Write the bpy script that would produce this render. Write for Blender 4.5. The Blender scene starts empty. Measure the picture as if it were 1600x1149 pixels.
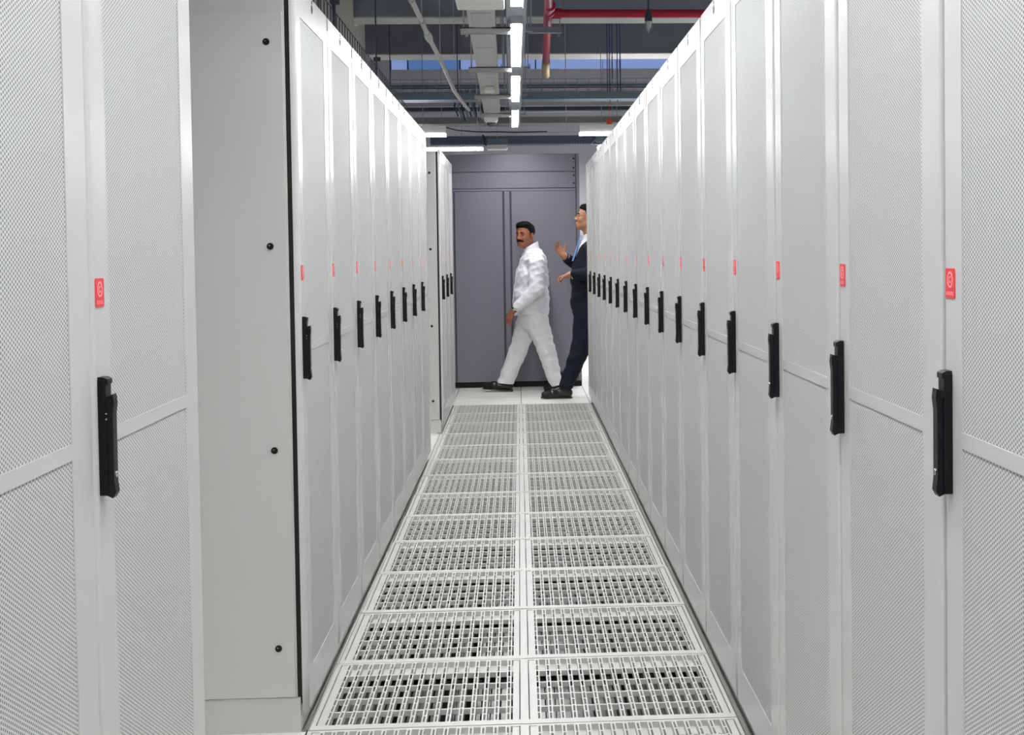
import bpy, bmesh, math, random
import numpy as np
from mathutils import Vector, Matrix
random.seed(4)

# ------------------------------------------------------------------ camera
F_PX, CX, CY = 2063.91, 923.32, 458.01
PITCH, YAW, ROLL, EYE = 0.0324, -0.05396, 0.0131, 1.33564
def pix_dir(x, y):
    u, v = (x-CX)/F_PX, (y-CY)/F_PX
    cr, sr = math.cos(ROLL), math.sin(ROLL)
    u, v = cr*u-sr*v, sr*u+cr*v
    cp, sp = math.cos(PITCH), math.sin(PITCH)
    up = -v; a = cp+sp*up; b = -sp+cp*up
    c, s = math.cos(YAW), math.sin(YAW)
    return Vector((c*u-s*a, s*u+c*a, b))
fw = pix_dir(CX, CY)
rt = (pix_dir(CX+F_PX, CY)-fw).normalized()
upv = (pix_dir(CX, CY-F_PX)-fw).normalized()
M = Matrix((rt, upv, -fw.normalized())).transposed().to_4x4()
M.translation = Vector((0, 0, EYE))
cam_d = bpy.data.cameras.new('camera'); cam = bpy.data.objects.new('camera', cam_d)
bpy.context.scene.collection.objects.link(cam)
cam.matrix_world = M
cam_d.sensor_width = 36.0; cam_d.lens = F_PX*36/1600
cam_d.shift_x = (800-CX)/1600; cam_d.shift_y = (CY-574.5)/1600
cam_d.clip_start = 0.05
sc = bpy.context.scene
sc.camera = cam
# ------------------------------------------------------------------ world, exposure
w = bpy.data.worlds.new('world'); sc.world = w; w.use_nodes = True
w.node_tree.nodes['Background'].inputs[0].default_value = (.75, .82, 1, 1)
w.node_tree.nodes['Background'].inputs[1].default_value = 0.3
sc.view_settings.view_transform = 'Standard'
sc.view_settings.look = 'None'
sc.view_settings.gamma = 1
sc.view_settings.use_curve_mapping = False
sc.view_settings.exposure = 0.36
LED_STRENGTH = 88.0
SIDE_STRENGTH = 26.0
# ------------------------------------------------------------------ helpers
COL = sc.collection
def lin(c): 
    c = c/255.0
    return c/12.92 if c <= .04045 else ((c+.055)/1.055)**2.4
def rgb(r, g, b): return (lin(r), lin(g), lin(b), 1)
def mat(name, col, rough=.5, metal=0, spec=.5, bump=0, bscale=200, emit=0, var=0, vscale=6, trans=0):
    m = bpy.data.materials.new(name); m.use_nodes = True
    nt = m.node_tree; b = nt.nodes['Principled BSDF']
    b.inputs['Base Color'].default_value = col
    b.inputs['Roughness'].default_value = rough
    b.inputs['Metallic'].default_value = metal
    b.inputs['Specular IOR Level'].default_value = spec
    if emit:
        b.inputs['Emission Color'].default_value = col
        b.inputs['Emission Strength'].default_value = emit
    tc = nt.nodes.new('ShaderNodeTexCoord')
    if bump:
        n = nt.nodes.new('ShaderNodeTexNoise'); n.inputs['Scale'].default_value = bscale
        n.inputs['Detail'].default_value = 2
        bp = nt.nodes.new('ShaderNodeBump'); bp.inputs['Strength'].default_value = bump
        bp.inputs['Distance'].default_value = .002
        nt.links.new(tc.outputs['Object'], n.inputs['Vector'])
        nt.links.new(n.outputs['Fac'], bp.inputs['Height'])
        nt.links.new(bp.outputs['Normal'], b.inputs['Normal'])
    if var:
        n = nt.nodes.new('ShaderNodeTexNoise'); n.inputs['Scale'].default_value = vscale
        n.inputs['Detail'].default_value = 4
        r = nt.nodes.new('ShaderNodeValToRGB')
        c0 = [x*(1-var) for x in col[:3]]; c1 = [min(1, x*(1+var)) for x in col[:3]]
        r.color_ramp.elements[0].position = .35; r.color_ramp.elements[0].color = (*c0, 1)
        r.color_ramp.elements[1].position = .65; r.color_ramp.elements[1].color = (*c1, 1)
        nt.links.new(tc.outputs['Object'], n.inputs['Vector'])
        nt.links.new(n.outputs['Fac'], r.inputs['Fac'])
        nt.links.new(r.outputs['Color'], b.inputs['Base Color'])
    return m

class MB:
    """collects closed shapes with material slots, links them as one mesh"""
    def __init__(s): s.v = []; s.f = []; s.m = []; s.sm = []
    def add(s, vs, fs, mi=0, smooth=False):
        o = len(s.v); s.v += [tuple(v) for v in vs]
        for f in fs: s.f.append([o+i for i in f]); s.m.append(mi); s.sm.append(smooth)
    def box(s, a, b, mi=0):
        x0, y0, z0 = a; x1, y1, z1 = b
        s.add([(x0,y0,z0),(x1,y0,z0),(x1,y1,z0),(x0,y1,z0),(x0,y0,z1),(x1,y0,z1),(x1,y1,z1),(x0,y1,z1)],
              [(0,3,2,1),(4,5,6,7),(0,1,5,4),(1,2,6,5),(2,3,7,6),(3,0,4,7)], mi)
        return s
    def tube(s, pts, r, n=10, mi=0, radii=None):
        pts = [Vector(p) for p in pts]; k = len(pts); rings = []
        prev = None
        for i, p in enumerate(pts):
            d = (pts[min(i+1, k-1)]-pts[max(i-1, 0)]).normalized()
            ref = prev if prev is not None else (Vector((0,0,1)) if abs(d.z) < .9 else Vector((1,0,0)))
            a = d.cross(ref).normalized(); b = a.cross(d).normalized(); prev = b
            rr = radii[i] if radii else r
            rings.append([p+a*math.cos(2*math.pi*j/n)*rr+b*math.sin(2*math.pi*j/n)*rr for j in range(n)])
        vs = [v for q in rings for v in q]; fs = []
        for i in range(k-1):
            for j in range(n):
                fs.append((i*n+j, (i+1)*n+j, (i+1)*n+(j+1) % n, i*n+(j+1) % n))
        s.add(vs, fs, mi, True)
        s.add(rings[0], [tuple(range(n))], mi); s.add(rings[-1], [tuple(reversed(range(n)))], mi)
        return s
    def prism(s, poly, axis, a, b, mi=0):
        """poly of 2D points, extruded along axis between a and b"""
        n = len(poly)
        def P(p, t):
            if axis == 0: return (t, p[0], p[1])
            if axis == 1: return (p[0], t, p[1])
            return (p[0], p[1], t)
        vs = [P(p, a) for p in poly]+[P(p, b) for p in poly]
        fs = [tuple(reversed(range(n))), tuple(range(n, 2*n))]+[(i, (i+1) % n, n+(i+1) % n, n+i) for i in range(n)]
        s.add(vs, fs, mi); return s
    def build(s, name, mats, parent=None, bevel=0, fix=True):
        me = bpy.data.meshes.new(name); me.from_pydata(s.v, [], s.f)
        if not isinstance(mats, (list, tuple)): mats = [mats]
        for m in mats: me.materials.append(m)
        me.polygons.foreach_set('material_index', s.m)
        me.polygons.foreach_set('use_smooth', s.sm)
        if fix:
            bm = bmesh.new(); bm.from_mesh(me); bmesh.ops.recalc_face_normals(bm, faces=bm.faces); bm.to_mesh(me); bm.free()
        me.update()
        o = bpy.data.objects.new(name, me); COL.objects.link(o)
        if parent is not None: o.parent = parent
        if bevel:
            md = o.modifiers.new('edge', 'BEVEL'); md.width = bevel; md.segments = 2; md.limit_method = 'ANGLE'
        return o
def tag(o, label, cat, group=None):
    o['label'] = label; o['category'] = cat
    if group: o['group'] = group
    return o
def struct(o): o['kind'] = 'structure'; return o
def empty(name, loc, rz=0):
    o = bpy.data.objects.new(name, None); COL.objects.link(o); o.location = loc; o.rotation_euler = (0, 0, rz)
    o.empty_display_size = .1
    return o
def children(o): return [c for c in bpy.data.objects if c.parent == o]
def copy_tree(o, parent=None):
    c = o.copy(); COL.objects.link(c); c.parent = parent
    for ch in children(o): copy_tree(ch, c)
    return c
def circle(cy, cz, r, n=20, a0=0, a1=2*math.pi):
    return [(cy+r*math.cos(a0+(a1-a0)*i/n), cz+r*math.sin(a0+(a1-a0)*i/n)) for i in range(n)]
def rrect(y0, z0, y1, z1, r, n=5):
    p = []
    for cy, cz, a in ((y1-r, z0+r, -90), (y1-r, z1-r, 0), (y0+r, z1-r, 90), (y0+r, z0+r, 180)):
        for i in range(n+1):
            t = math.radians(a+90*i/n); p.append((cy+r*math.cos(t), cz+r*math.sin(t)))
    return p

# ------------------------------------------------------------------ materials
paint = mat('light_grey_powder_coat', rgb(207, 208, 206), rough=.27, spec=.5, bump=.12, bscale=420)
paint_side = mat('side_panel_powder_coat', rgb(203, 204, 200), rough=.42, bump=.06, bscale=400)
black = mat('black_plastic', rgb(9, 9, 16), rough=.4, spec=.3)
gap_shade = mat('gap_shade_black', rgb(12, 13, 16), rough=.7)
grey_dark = mat('dark_grey_strip', rgb(120, 121, 116), rough=.6)
chrome = mat('lock_chrome', rgb(190, 190, 190), rough=.25, metal=1)
hinge_m = mat('hinge_grey', rgb(176, 177, 182), rough=.5)
red = mat('red_enamel', rgb(236, 52, 66), rough=.35)
red_white = mat('badge_pink_white', rgb(255, 170, 165), rough=.4)
tile_w = mat('cast_aluminium_white_paint', rgb(208, 208, 203), rough=.42, bump=.05, bscale=120, var=.03, vscale=9)
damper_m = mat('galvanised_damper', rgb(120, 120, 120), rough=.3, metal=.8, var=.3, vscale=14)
concrete = mat('painted_concrete', rgb(192, 189, 180), rough=.8, var=.05, vscale=3, bump=.1, bscale=30)
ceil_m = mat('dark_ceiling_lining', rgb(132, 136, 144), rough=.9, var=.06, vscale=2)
beam_m = mat('beam_lit_underside', rgb(186, 186, 184), rough=.7, var=.04, vscale=3)
wall_m = mat('white_wall_paint', rgb(205, 205, 212), rough=.7)
cab_m = mat('lilac_grey_metal', rgb(123, 120, 131), rough=.45, bump=.03, bscale=300)
cab_dark = mat('dark_seam', rgb(72, 70, 82), rough=.6)
galv = mat('galvanised_tray', rgb(122, 138, 150), rough=.45, metal=.4)
lamp_grey = mat('lamp_housing_grey', rgb(178, 182, 188), rough=.6)
wire_m = mat('zinc_wire', rgb(150, 160, 166), rough=.4, metal=.5)
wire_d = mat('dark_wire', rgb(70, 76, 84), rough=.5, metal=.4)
duct_m = mat('busbar_grey', rgb(186, 185, 184), rough=.5)
white_pl = mat('white_plastic', rgb(232, 232, 226), rough=.4)
pipe_m = mat('pale_conduit', rgb(196, 196, 190), rough=.45)
red_pipe = mat('sprinkler_red', rgb(178, 34, 66), rough=.35)
brass = mat('brass_fitting', rgb(170, 150, 100), rough=.4, metal=.5)
cable_m = mat('blue_black_cable', rgb(38, 44, 66), rough=.6)
cable_b = mat('blue_cable', rgb(46, 70, 120), rough=.6)
orange = mat('orange_red_plastic', rgb(224, 84, 60), rough=.5)
led_m = mat('led_diffuser', (1, .985, 1, 1), rough=.5, emit=LED_STRENGTH)
led_m4 = mat('led_diffuser_added', (.97, .98, 1, 1), rough=.5, emit=52)
led_m3 = mat('led_diffuser_right', (.97, .97, 1, 1), rough=.5, emit=230)
led_m2 = mat('led_diffuser_far', (.97, .97, 1, 1), rough=.5, emit=SIDE_STRENGTH)
glass_m = mat('bulb_glass', rgb(208, 208, 203), rough=.1)
win_frame = mat('window_frame_blue', rgb(30, 70, 130), rough=.5)

def perforated(name, base, hole):
    m = mat(name, base, rough=.5, spec=.25); nt = m.node_tree; b = nt.nodes['Principled BSDF']; N = nt.nodes; Lk = nt.links
    tc = N.new('ShaderNodeTexCoord'); sx = N.new('ShaderNodeSeparateXYZ'); Lk.new(tc.outputs['Object'], sx.inputs[0])
    PY, PZ, R = .0112, .0067, .00205
    def mth(op, a, b_=None):
        n = N.new('ShaderNodeMath'); n.operation = op
        for i, q in enumerate((a, b_)):
            if q is None: continue
            if isinstance(q, (int, float)): n.inputs[i].default_value = q
            else: Lk.new(q, n.inputs[i])
        return n.outputs[0]
    def lat(off):
        u = mth('FRACT', mth('ADD', mth('DIVIDE', sx.outputs[1], PY), off))
        v = mth('FRACT', mth('ADD', mth('DIVIDE', sx.outputs[2], PZ), off))
        du = mth('MULTIPLY', mth('SUBTRACT', u, .5), PY); dv = mth('MULTIPLY', mth('SUBTRACT', v, .5), PZ)
        return mth('SQRT', mth('ADD', mth('MULTIPLY', du, du), mth('MULTIPLY', dv, dv)))
    d = mth('MINIMUM', lat(10.0), lat(10.5))
    h = mth('LESS_THAN', d, R)
    mx = N.new('ShaderNodeMix'); mx.data_type = 'RGBA'
    Lk.new(h, mx.inputs[0]); mx.inputs[6].default_value = base; mx.inputs[7].default_value = hole
    Lk.new(mx.outputs[2], b.inputs['Base Color'])
    Lk.new(mth('MULTIPLY', mth('SUBTRACT', 1, h), .25), b.inputs['Specular IOR Level'])
    return m
perf = perforated('perforated_steel', rgb(216, 217, 215), rgb(138, 142, 141))

# raised floor with panel joints
def floor_material():
    m = mat('white_raised_floor_laminate', rgb(240, 240, 233), rough=.35, spec=.4); nt = m.node_tree; N = nt.nodes; Lk = nt.links
    b = N['Principled BSDF']; tc = N.new('ShaderNodeTexCoord'); mp = N.new('ShaderNodeMapping')
    br = N.new('ShaderNodeTexBrick'); br.offset = 0; br.squash = 1
    br.inputs['Scale'].default_value = 1; br.inputs['Brick Width'].default_value = .6; br.inputs['Row Height'].default_value = .6
    br.inputs['Mortar Size'].default_value = .0035; br.inputs['Mortar Smooth'].default_value = .1
    br.inputs['Color1'].default_value = rgb(240, 240, 233); br.inputs['Color2'].default_value = rgb(236, 236, 229)
    br.inputs['Mortar'].default_value = rgb(110, 108, 102)
    mp.inputs['Location'].default_value = (0, -.098, 0)
    Lk.new(tc.outputs['Object'], mp.inputs[0]); Lk.new(mp.outputs[0], br.inputs['Vector']); Lk.new(br.outputs['Color'], b.inputs['Base Color'])
    return m
floor_m = floor_material()

# ------------------------------------------------------------------ room shell
Y0 = 3.098                       # near edge of the grated strip
NROW = 14
YE = Y0+.6*NROW
def left_edge(y): return -.612+.0040*(y-3.7)
fl = MB()
T = .03
fl.box((-6, -1.5, -T), (6, Y0, 0)); fl.box((-6, YE, -T), (6, 17.2, 0)); fl.box((.6, Y0, -T), (6, YE, 0))
fl.box((-6, Y0, -T), (-.612, YE, 0))
# wedge along the slightly skewed left joint
xa, xb = left_edge(Y0), left_edge(YE)
fl.add([(-.612, Y0, 0), (xa, Y0, 0), (xb, YE, 0), (-.612, YE, 0), (-.612, Y0, -T), (xa, Y0, -T), (xb, YE, -T), (-.612, YE, -T)],
       [(0,1,2,3), (7,6,5,4), (0,4,5,1), (1,5,6,2), (2,6,7,3), (3,7,4,0)])
# plenum below the grates
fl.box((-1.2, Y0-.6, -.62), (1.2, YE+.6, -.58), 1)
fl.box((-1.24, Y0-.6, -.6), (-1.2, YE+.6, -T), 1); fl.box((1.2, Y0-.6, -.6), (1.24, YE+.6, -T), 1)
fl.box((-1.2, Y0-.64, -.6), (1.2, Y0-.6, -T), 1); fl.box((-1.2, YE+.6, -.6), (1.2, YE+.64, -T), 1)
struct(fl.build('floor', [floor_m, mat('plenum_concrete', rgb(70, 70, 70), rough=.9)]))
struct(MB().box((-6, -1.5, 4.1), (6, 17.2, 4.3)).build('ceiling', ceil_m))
struct(MB().box((-6.2, -1.5, 0), (-6, 17.2, 4.1)).build('wall_left', wall_m))
struct(MB().box((6, -1.5, 0), (6.2, 17.2, 4.1)).build('wall_right', wall_m))
struct(MB().box((-6, -1.7, 0), (6, -1.5, 4.1)).build('wall_front', wall_m))
wb = MB()
WZ0, WZ1 = 3.69, 3.84
wb.box((-6, 17.2, 0), (6, 17.4, WZ0)); wb.box((-6, 17.2, WZ1), (6, 17.4, 4.1))
wb.box((-6, 17.2, WZ0), (-1.62, 17.4, WZ1)); wb.box((2.4, 17.2, WZ0), (6, 17.4, WZ1))
struct(wb.build('wall_back', [wall_m]))
# high strip window: panes of blue and pale daylight
wn = empty('window_1', (0, 17.28, WZ0)); struct(wn)
blue1 = mat('window_blue', (.10, .19, .42, 1), rough=.2, emit=.55)
blue2 = mat('window_pale', (.24, .33, .62, 1), rough=.2, emit=.6)
MB().box((-1.62, 0, 0), (-1.40, .02, .15)).build('window_pane', blue2, wn)
MB().box((-1.40, 0, 0), (-.73, .02, .15)).build('window_pane', blue1, wn)
MB().box((-.73, 0, 0), (2.4, .02, .15)).build('window_pane', blue2, wn)
wf = MB(); wf.box((-1.62, -.04, .135), (2.4, 0, .15))
for x in (-1.62, -1.40, -.73, -.58, .25, 1.35): wf.box((x-.008, -.04, 0), (x+.008, 0, .15))
wf.build('window_frame', win_frame, wn)
# downstand beams and the corner column
def trim(n, boxes, m):
    b = MB()
    for a, c in boxes: b.box(*a, ) if False else b.box(a, c)
    return struct(b.build('trim_%d' % n, m))
def beam(n, ya, yb):
    b = MB(); b.box((-6, ya, 3.412), (6, yb, 4.1)); b.box((-6, ya-.004, 3.4), (6, yb+.004, 3.412), 1)  # pale strip paints floor-bounce light onto the beam underside
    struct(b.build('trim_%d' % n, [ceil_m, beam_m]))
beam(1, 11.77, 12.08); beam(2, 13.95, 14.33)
trim(3, [((-2.9, 11.68, 0), (-1.42, 12.62, 4.1))], [concrete])
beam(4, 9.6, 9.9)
trim(5, [((-6, 15.9, 3.12), (6, 16.3, 3.22))], [mat('brown_grey_soffit', rgb(118, 114, 112), rough=.8)])
# grey joint strips beside the plinths
trim(6, [((.602, Y0, 0), (.634, YE-.02, .004))], [grey_dark])
def skew_strip(n, ya, yb):
    b = MB(); w_ = .03
    xs = [left_edge(ya)-.003, left_edge(yb)-.003]
    b.add([(xs[0]-w_, ya, 0), (xs[0], ya, 0), (xs[1], yb, 0), (xs[1]-w_, yb, 0), (xs[0]-w_, ya, .004), (xs[0], ya, .004), (xs[1], yb, .004), (xs[1]-w_, yb, .004)],
          [(0,3,2,1), (4,5,6,7), (0,1,5,4), (1,2,6,5), (2,3,7,6), (3,0,4,7)])
    struct(b.build('trim_%d' % n, [grey_dark]))
skew_strip(7, 3.69, 8.5); skew_strip(8, 9.74, YE-.02)

# ------------------------------------------------------------------ grated floor tiles
def make_tile():
    t = empty('floor_grate', (0, 0, 0))
    h = .297
    fr = MB()
    D = .042
    fr.box((-h, -h, -D), (-h+.0125, h, 0)); fr.box((h-.0125, -h, -D), (h, h, 0))
    fr.box((-h+.0155, -h+.012, -D), (-h+.034, h-.012, -.002)); fr.box((h-.034, -h+.012, -D), (h-.0155, h-.012, -.002))
    fr.box((-h+.034, h-.072, -.022), (h-.034, h-.012, -.017))
    fr.box((-h+.012, -h, -D), (h-.012, -h+.034, 0)); fr.box((-h+.012, h-.012, -D), (h-.012, h, 0))
    fr.build('frame', tile_w, t)
    g = MB(); n = 16; x0 = -h+.034; x1 = h-.034; p = (x1-x0)/(n-.42)
    ya, yb = -h+.034, h-.012
    for i in range(n):
        a = x0+i*p
        g.box((a, ya, -.022), (a+.0042, yb, 0)); g.box((a+.0100, ya, -.022), (a+.0142, yb, 0))
        k = 10
        for j in range(k+1):
            y = ya+(yb-ya)*j/k
            g.box((a+.0042, y-.0045, -.022), (a+.0100, y+.0045, -.0005))
    for j in range(1, 5):
        y = ya+(yb-ya)*j/5
        g.box((x0, y-.0045, -.018), (x1, y+.0045, -.002))
    g.build('grating', tile_w, t)
    d = MB(); x = x0+.004; r = random.Random(3)
    while x < x1-.02:
        w_ = .022+.006*r.random(); z = -.052-.006*r.random()
        d.box((x, -.28, z), (x+w_, .185, z+.003)); x += w_+(.004 if r.random() < .7 else .018)
    d.box((x0, -.285, -.07), (x1, -.275, -.045)); d.box((x0, .183, -.075), (x1, .190, -.052))
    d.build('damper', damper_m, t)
    return t
proto = make_tile()
ordn = ['first', 'second', 'third', 'fourth', 'fifth', 'sixth', 'seventh', 'eighth', 'ninth', 'tenth', 'eleventh', 'twelfth', 'thirteenth', 'fourteenth', 'fifteenth', 'sixteenth', 'seventeenth']
first = True
for r_ in range(NROW):
    yc = Y0+.3+.6*r_
    for side in (0, 1):
        t = proto if first else copy_tree(proto); first = False
        if side:
            t.location = (.2995, yc, random.uniform(-.001, .001))
        else:
            xl = left_edge(yc); t.location = (xl/2, yc, random.uniform(-.001, .001)); t.scale = (-xl/.6, 1, 1)
        where = 'nearest, cut by the bottom edge' if r_ == 0 else ('%s row from the front' % ordn[r_])
        if r_ == NROW-1: where = 'farthest row, touching the plain floor'
        tag(t, 'white floor grate %s of the joint, %s' % (('right' if side else 'left'), where), 'floor grate', 'slotted floor grates in the aisle')

# ------------------------------------------------------------------ server racks
W = .6; TOP = 2.09
def door_frame_mesh(name, parent, solid=False):
    t = .017; y0, y1 = .004, W-.003; z0, z1 = .062, TOP
    ys = [y0, .084, W-.088, y1]; zs = [z0, .165, 1.058, 1.080, 2.0, z1]
    bm = bmesh.new(); V = {}
    for i, y in enumerate(ys):
        for j, z in enumerate(zs): V[i, j] = bm.verts.new((-t, y, z))
    for i in range(len(ys)-1):
        for j in range(len(zs)-1):
            if i == 1 and j in (1, 3) and not solid: continue
            bm.faces.new((V[i, j], V[i+1, j], V[i+1, j+1], V[i, j+1]))
    r = bmesh.ops.extrude_face_region(bm, geom=list(bm.faces))
    bmesh.ops.translate(bm, verts=[v for v in r['geom'] if isinstance(v, bmesh.types.BMVert)], vec=(t, 0, 0))
    def pick(y): return [e for e in bm.edges if all(abs(v.co.y-y) < 1e-4 and abs(v.co.x) < 1e-4 for v in e.verts)]
    bmesh.ops.bevel(bm, geom=pick(y0), offset=.0155, segments=4, affect='EDGES', profile=.5)
    bmesh.ops.bevel(bm, geom=pick(y1), offset=.004, segments=2, affect='EDGES', profile=.5)
    bmesh.ops.recalc_face_normals(bm, faces=bm.faces)
    me = bpy.data.meshes.new(name); bm.to_mesh(me); bm.free(); me.materials.append(paint)
    for p in me.polygons: p.use_smooth = (abs(p.normal.x) < .99 and abs(p.normal.y) < .99 and abs(p.normal.z) < .5)
    o = bpy.data.objects.new(name, me); COL.objects.link(o); o.parent = parent
    return o

def make_rack(handle=True):
    t = empty('server_rack', (0, 0, 0))
    b = MB(); b.box((-1.05, .001, .1), (-.030, W-.001, TOP-.012)); b.build('cabinet_body', paint_side, t, bevel=.002)
    MB().box((-.030, .006, .08), (-.017, W-.006, TOP-.016)).build('gap_shade', gap_shade, t)  # black slab stands in for the shade in the open door gap
    MB().box((-1.04, .001, 0), (-.022, W-.001, .099)).build('plinth', paint_side, t)
    d = door_frame_mesh('door', t)
    pm = MB()
    pm.box((-.012, .080, .160), (-.0018, W-.084, 1.062)); pm.box((-.012, .080, 1.076), (-.0018, W-.084, 2.004))
    pm.build('perforated_panel', perf, d)
    MB().box((-.002, .010, TOP-.040), (.0008, .017, TOP-.008)).build('hinge_pin', hinge_m, d)
    lk = MB(); lk.prism(circle(.3, TOP-.030, .0125, 20), 0, -.001, .0012); lk.prism(circle(.298, TOP-.026, .0085, 16), 0, .0012, .0016, 1)
    lk.prism(circle(.302, TOP-.009, .0055, 12), 0, -.001, .0012)
    lk.build('door_latch', [black, chrome], d)
    if handle:
        # handle: dish plate, raised lever with thicker lower grip, key cover
        h = MB(); y = .020
        h.prism(rrect(y, .988, y+.025, 1.158, .003), 0, 0, .012)
        lev = [(.010, 1.132), (.021, 1.136), (.0225, 1.122), (.0205, 1.105), (.0205, 1.010), (.0225, .992), (.018, .984), (.010, .988)]
        h.prism(lev, 1, y+.002, y+.021)
        h.prism([(0, 1.150), (.0145, 1.150), (.0145, 1.158), (.008, 1.161), (0, 1.161)], 1, y+.001, y+.024)
        h.tube([(.016, y-.001, 1.126), (.016, y+.026, 1.126)], .0042, 10)
        h.prism([(p[0]*.5+.0+(y+.0115)*.5+0, p[1]) for p in []] or circle(y+.0115, 1.018, .0048, 12), 0, .020, .0222, 1)
        for zz in (1.100, 1.108): h.tube([(.012, y-.0006, zz), (.012, y+.001, zz)], .0014, 8, 1)
        h.build('door_handle', [black, chrome], d, bevel=.0012)
        g = MB(); a = .0205
        g.prism(rrect(a, 1.262, a+.038, 1.304, .004), 0, -.0005, .0012)
        cy, cz = a+.019, 1.288
        ring = circle(cy, cz, .0115, 24); inn = circle(cy, cz, .0088, 24)
        for i in range(24):
            j = (i+1) % 24
            g.prism([ring[i], ring[j], inn[j], inn[i]], 0, .0012, .0016, 1)
        # inner curl
        cu = [(cy+.0052*math.cos(q), cz+.0052*math.sin(q)) for q in [math.radians(v) for v in range(40, 330, 24)]]
        ci = [(cy+.0032*math.cos(q), cz+.0032*math.sin(q)) for q in [math.radians(v) for v in range(40, 330, 24)]]
        for i in range(len(cu)-1): g.prism([cu[i], cu[i+1], ci[i+1], ci[i]], 0, .0012, .0016, 1)
        # line of tiny letters, too small to read in the photograph
        for k in range(6):
            yy = a+.005+k*.0048
            g.box((.0012, yy, 1.2665), (.0016, yy+.0012, 1.2715), 1)
            if k % 2: g.box((.0012, yy, 1.2665), (.0016, yy+.0034, 1.2677), 1)
            else: g.box((.0012, yy, 1.2703), (.0016, yy+.0034, 1.2715), 1)
        g.build('red_badge', [red, red_white], d)
    return t
rack = make_rack(True)
blank = make_rack(False)
def side_panel(parent):
    p = MB().box((-1.045, -.006, .102), (-.034, .001, 2.0)).build('side_panel', paint_side, parent, bevel=.0015)
    for z in (1.918, 1.358, .793, .240):
        s = MB()
        s.tube([(-.078, -.0085, z), (-.078, -.004, z)], .0095, 16); s.tube([(-.080, -.0095, z+.002), (-.080, -.008, z+.002)], .002, 8, 1)  # off-centre chrome dot stands in for a small highlight
        s.build('screw', [black, chrome], p)
used = {'h': False, 'b': False}
def place(x, y, rz, label, group, handle=True, panel=False, sy=1.0):
    key = 'h' if handle else 'b'
    src = rack if handle else blank
    o = src if not used[key] and False else copy_tree(src)
    o.location = (x, y, 0); o.rotation_euler = (0, 0, rz); o.scale = (1, sy, 1)
    tag(o, label, 'server rack', group)
    if panel: side_panel(o)
    return o
# right-hand row: 0.615 pitch, first seam at y = 1.85
PR = .615; XR = .60
for k in range(17):
    y_far = 1.85+PR*k
    if k == 16: y_far = 1.85+PR*16
    if k == 0: lb = 'perforated grey server rack, nearest of the right row, cut by the right edge'
    elif k == 16: lb = 'grey server rack without a handle at the far end of the right row'
    else: lb = 'perforated grey server rack in the right row, %s from the camera' % ordn[k]
    place(XR, y_far, math.pi, lb, 'server racks of the right row', handle=(k != 16), sy=PR/.6-.002)
# left row, near pair
GA = math.atan(.005)
for k, y in enumerate((1.30, 1.92)):
    lb = ('perforated grey server rack, leftmost, cut by the left edge of the photo',
          'perforated grey server rack with big handle, just before the blank side panel')[k]
    place(-.612, y, 0, lb, 'server racks of the near left pair', sy=.62/.6)
# left group of eight; its first rack shows a blank side panel
for k in range(8):
    y = 3.685+.598*k
    lb = 'grey server rack with a blank screwed side panel, front of the left eight' if k == 0 else \
         ('grey server rack at the far end of the left group of eight' if k == 7 else
          'perforated grey server rack in the left group of eight, %s from its front' % ordn[k])
    place(-.605+.005*(y-3.7), y, -GA, lb, 'server racks of the left group of eight', panel=(k == 0), sy=.997)
for k in range(3):
    y = 9.75+.585*k
    lb = ('grey server rack with screwed side panel, front one of the far left trio',
          'light grey server rack in the middle of the far left trio', 'light grey server rack nearest the lilac cabinet in the far left trio')[k]
    place(-.570, y, 0, lb, 'server racks of the far left trio', panel=(k == 0), sy=.973)
for o in (rack, blank):
    for c in children(o):
        for g in children(c): bpy.data.objects.remove(g)
        bpy.data.objects.remove(c)
    bpy.data.objects.remove(o)

# ------------------------------------------------------------------ tall cabinet across the aisle end
cy_ = 12.95
cb = empty('tall_cabinet', (0, cy_, 0))
tag(cb, 'tall lilac-grey metal cabinet with two doors and black plinth across the aisle end', 'cabinet')
MB().box((-1.30, .02, .055), (.60, .9, 2.285)).build('cabinet_body', cab_m, cb, bevel=.003)
MB().box((-1.30, .03, 0), (.60, .88, .055)).build('plinth', black, cb)
MB().box((-1.298, .012, .06), (.572, .022, 2.28)).build('seam_backing', cab_dark, cb)
MB().box((.570, 0, .056), (.600, .03, 2.284)).build('corner_post', cab_m, cb)
def panel(n, x0, x1, z0, z1): return MB().box((x0, 0, z0), (x1, .014, z1)).build(n, cab_m, cb, bevel=.002)
def screw(par, x, z): MB().tube([(x, -.004, z), (x, .002, z)], .009, 12).build('screw', black, par)
p = panel('top_panel', -1.298, .562, 2.114, 2.281)
for z in (2.235, 2.145): screw(p, .545, z)
p = panel('top_panel', -1.298, .562, 1.952, 2.108)
for z in (2.070, 1.995): screw(p, .545, z)
panel('cross_rail', -1.298, .562, 1.925, 1.946)
panel('door', -.620, -.156, .058, 1.922); panel('door', -.066, .562, .058, 1.922); panel('door', -1.298, -.632, .058, 1.922)
panel('centre_post', -.136, -.086, .058, 1.922)

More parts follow.
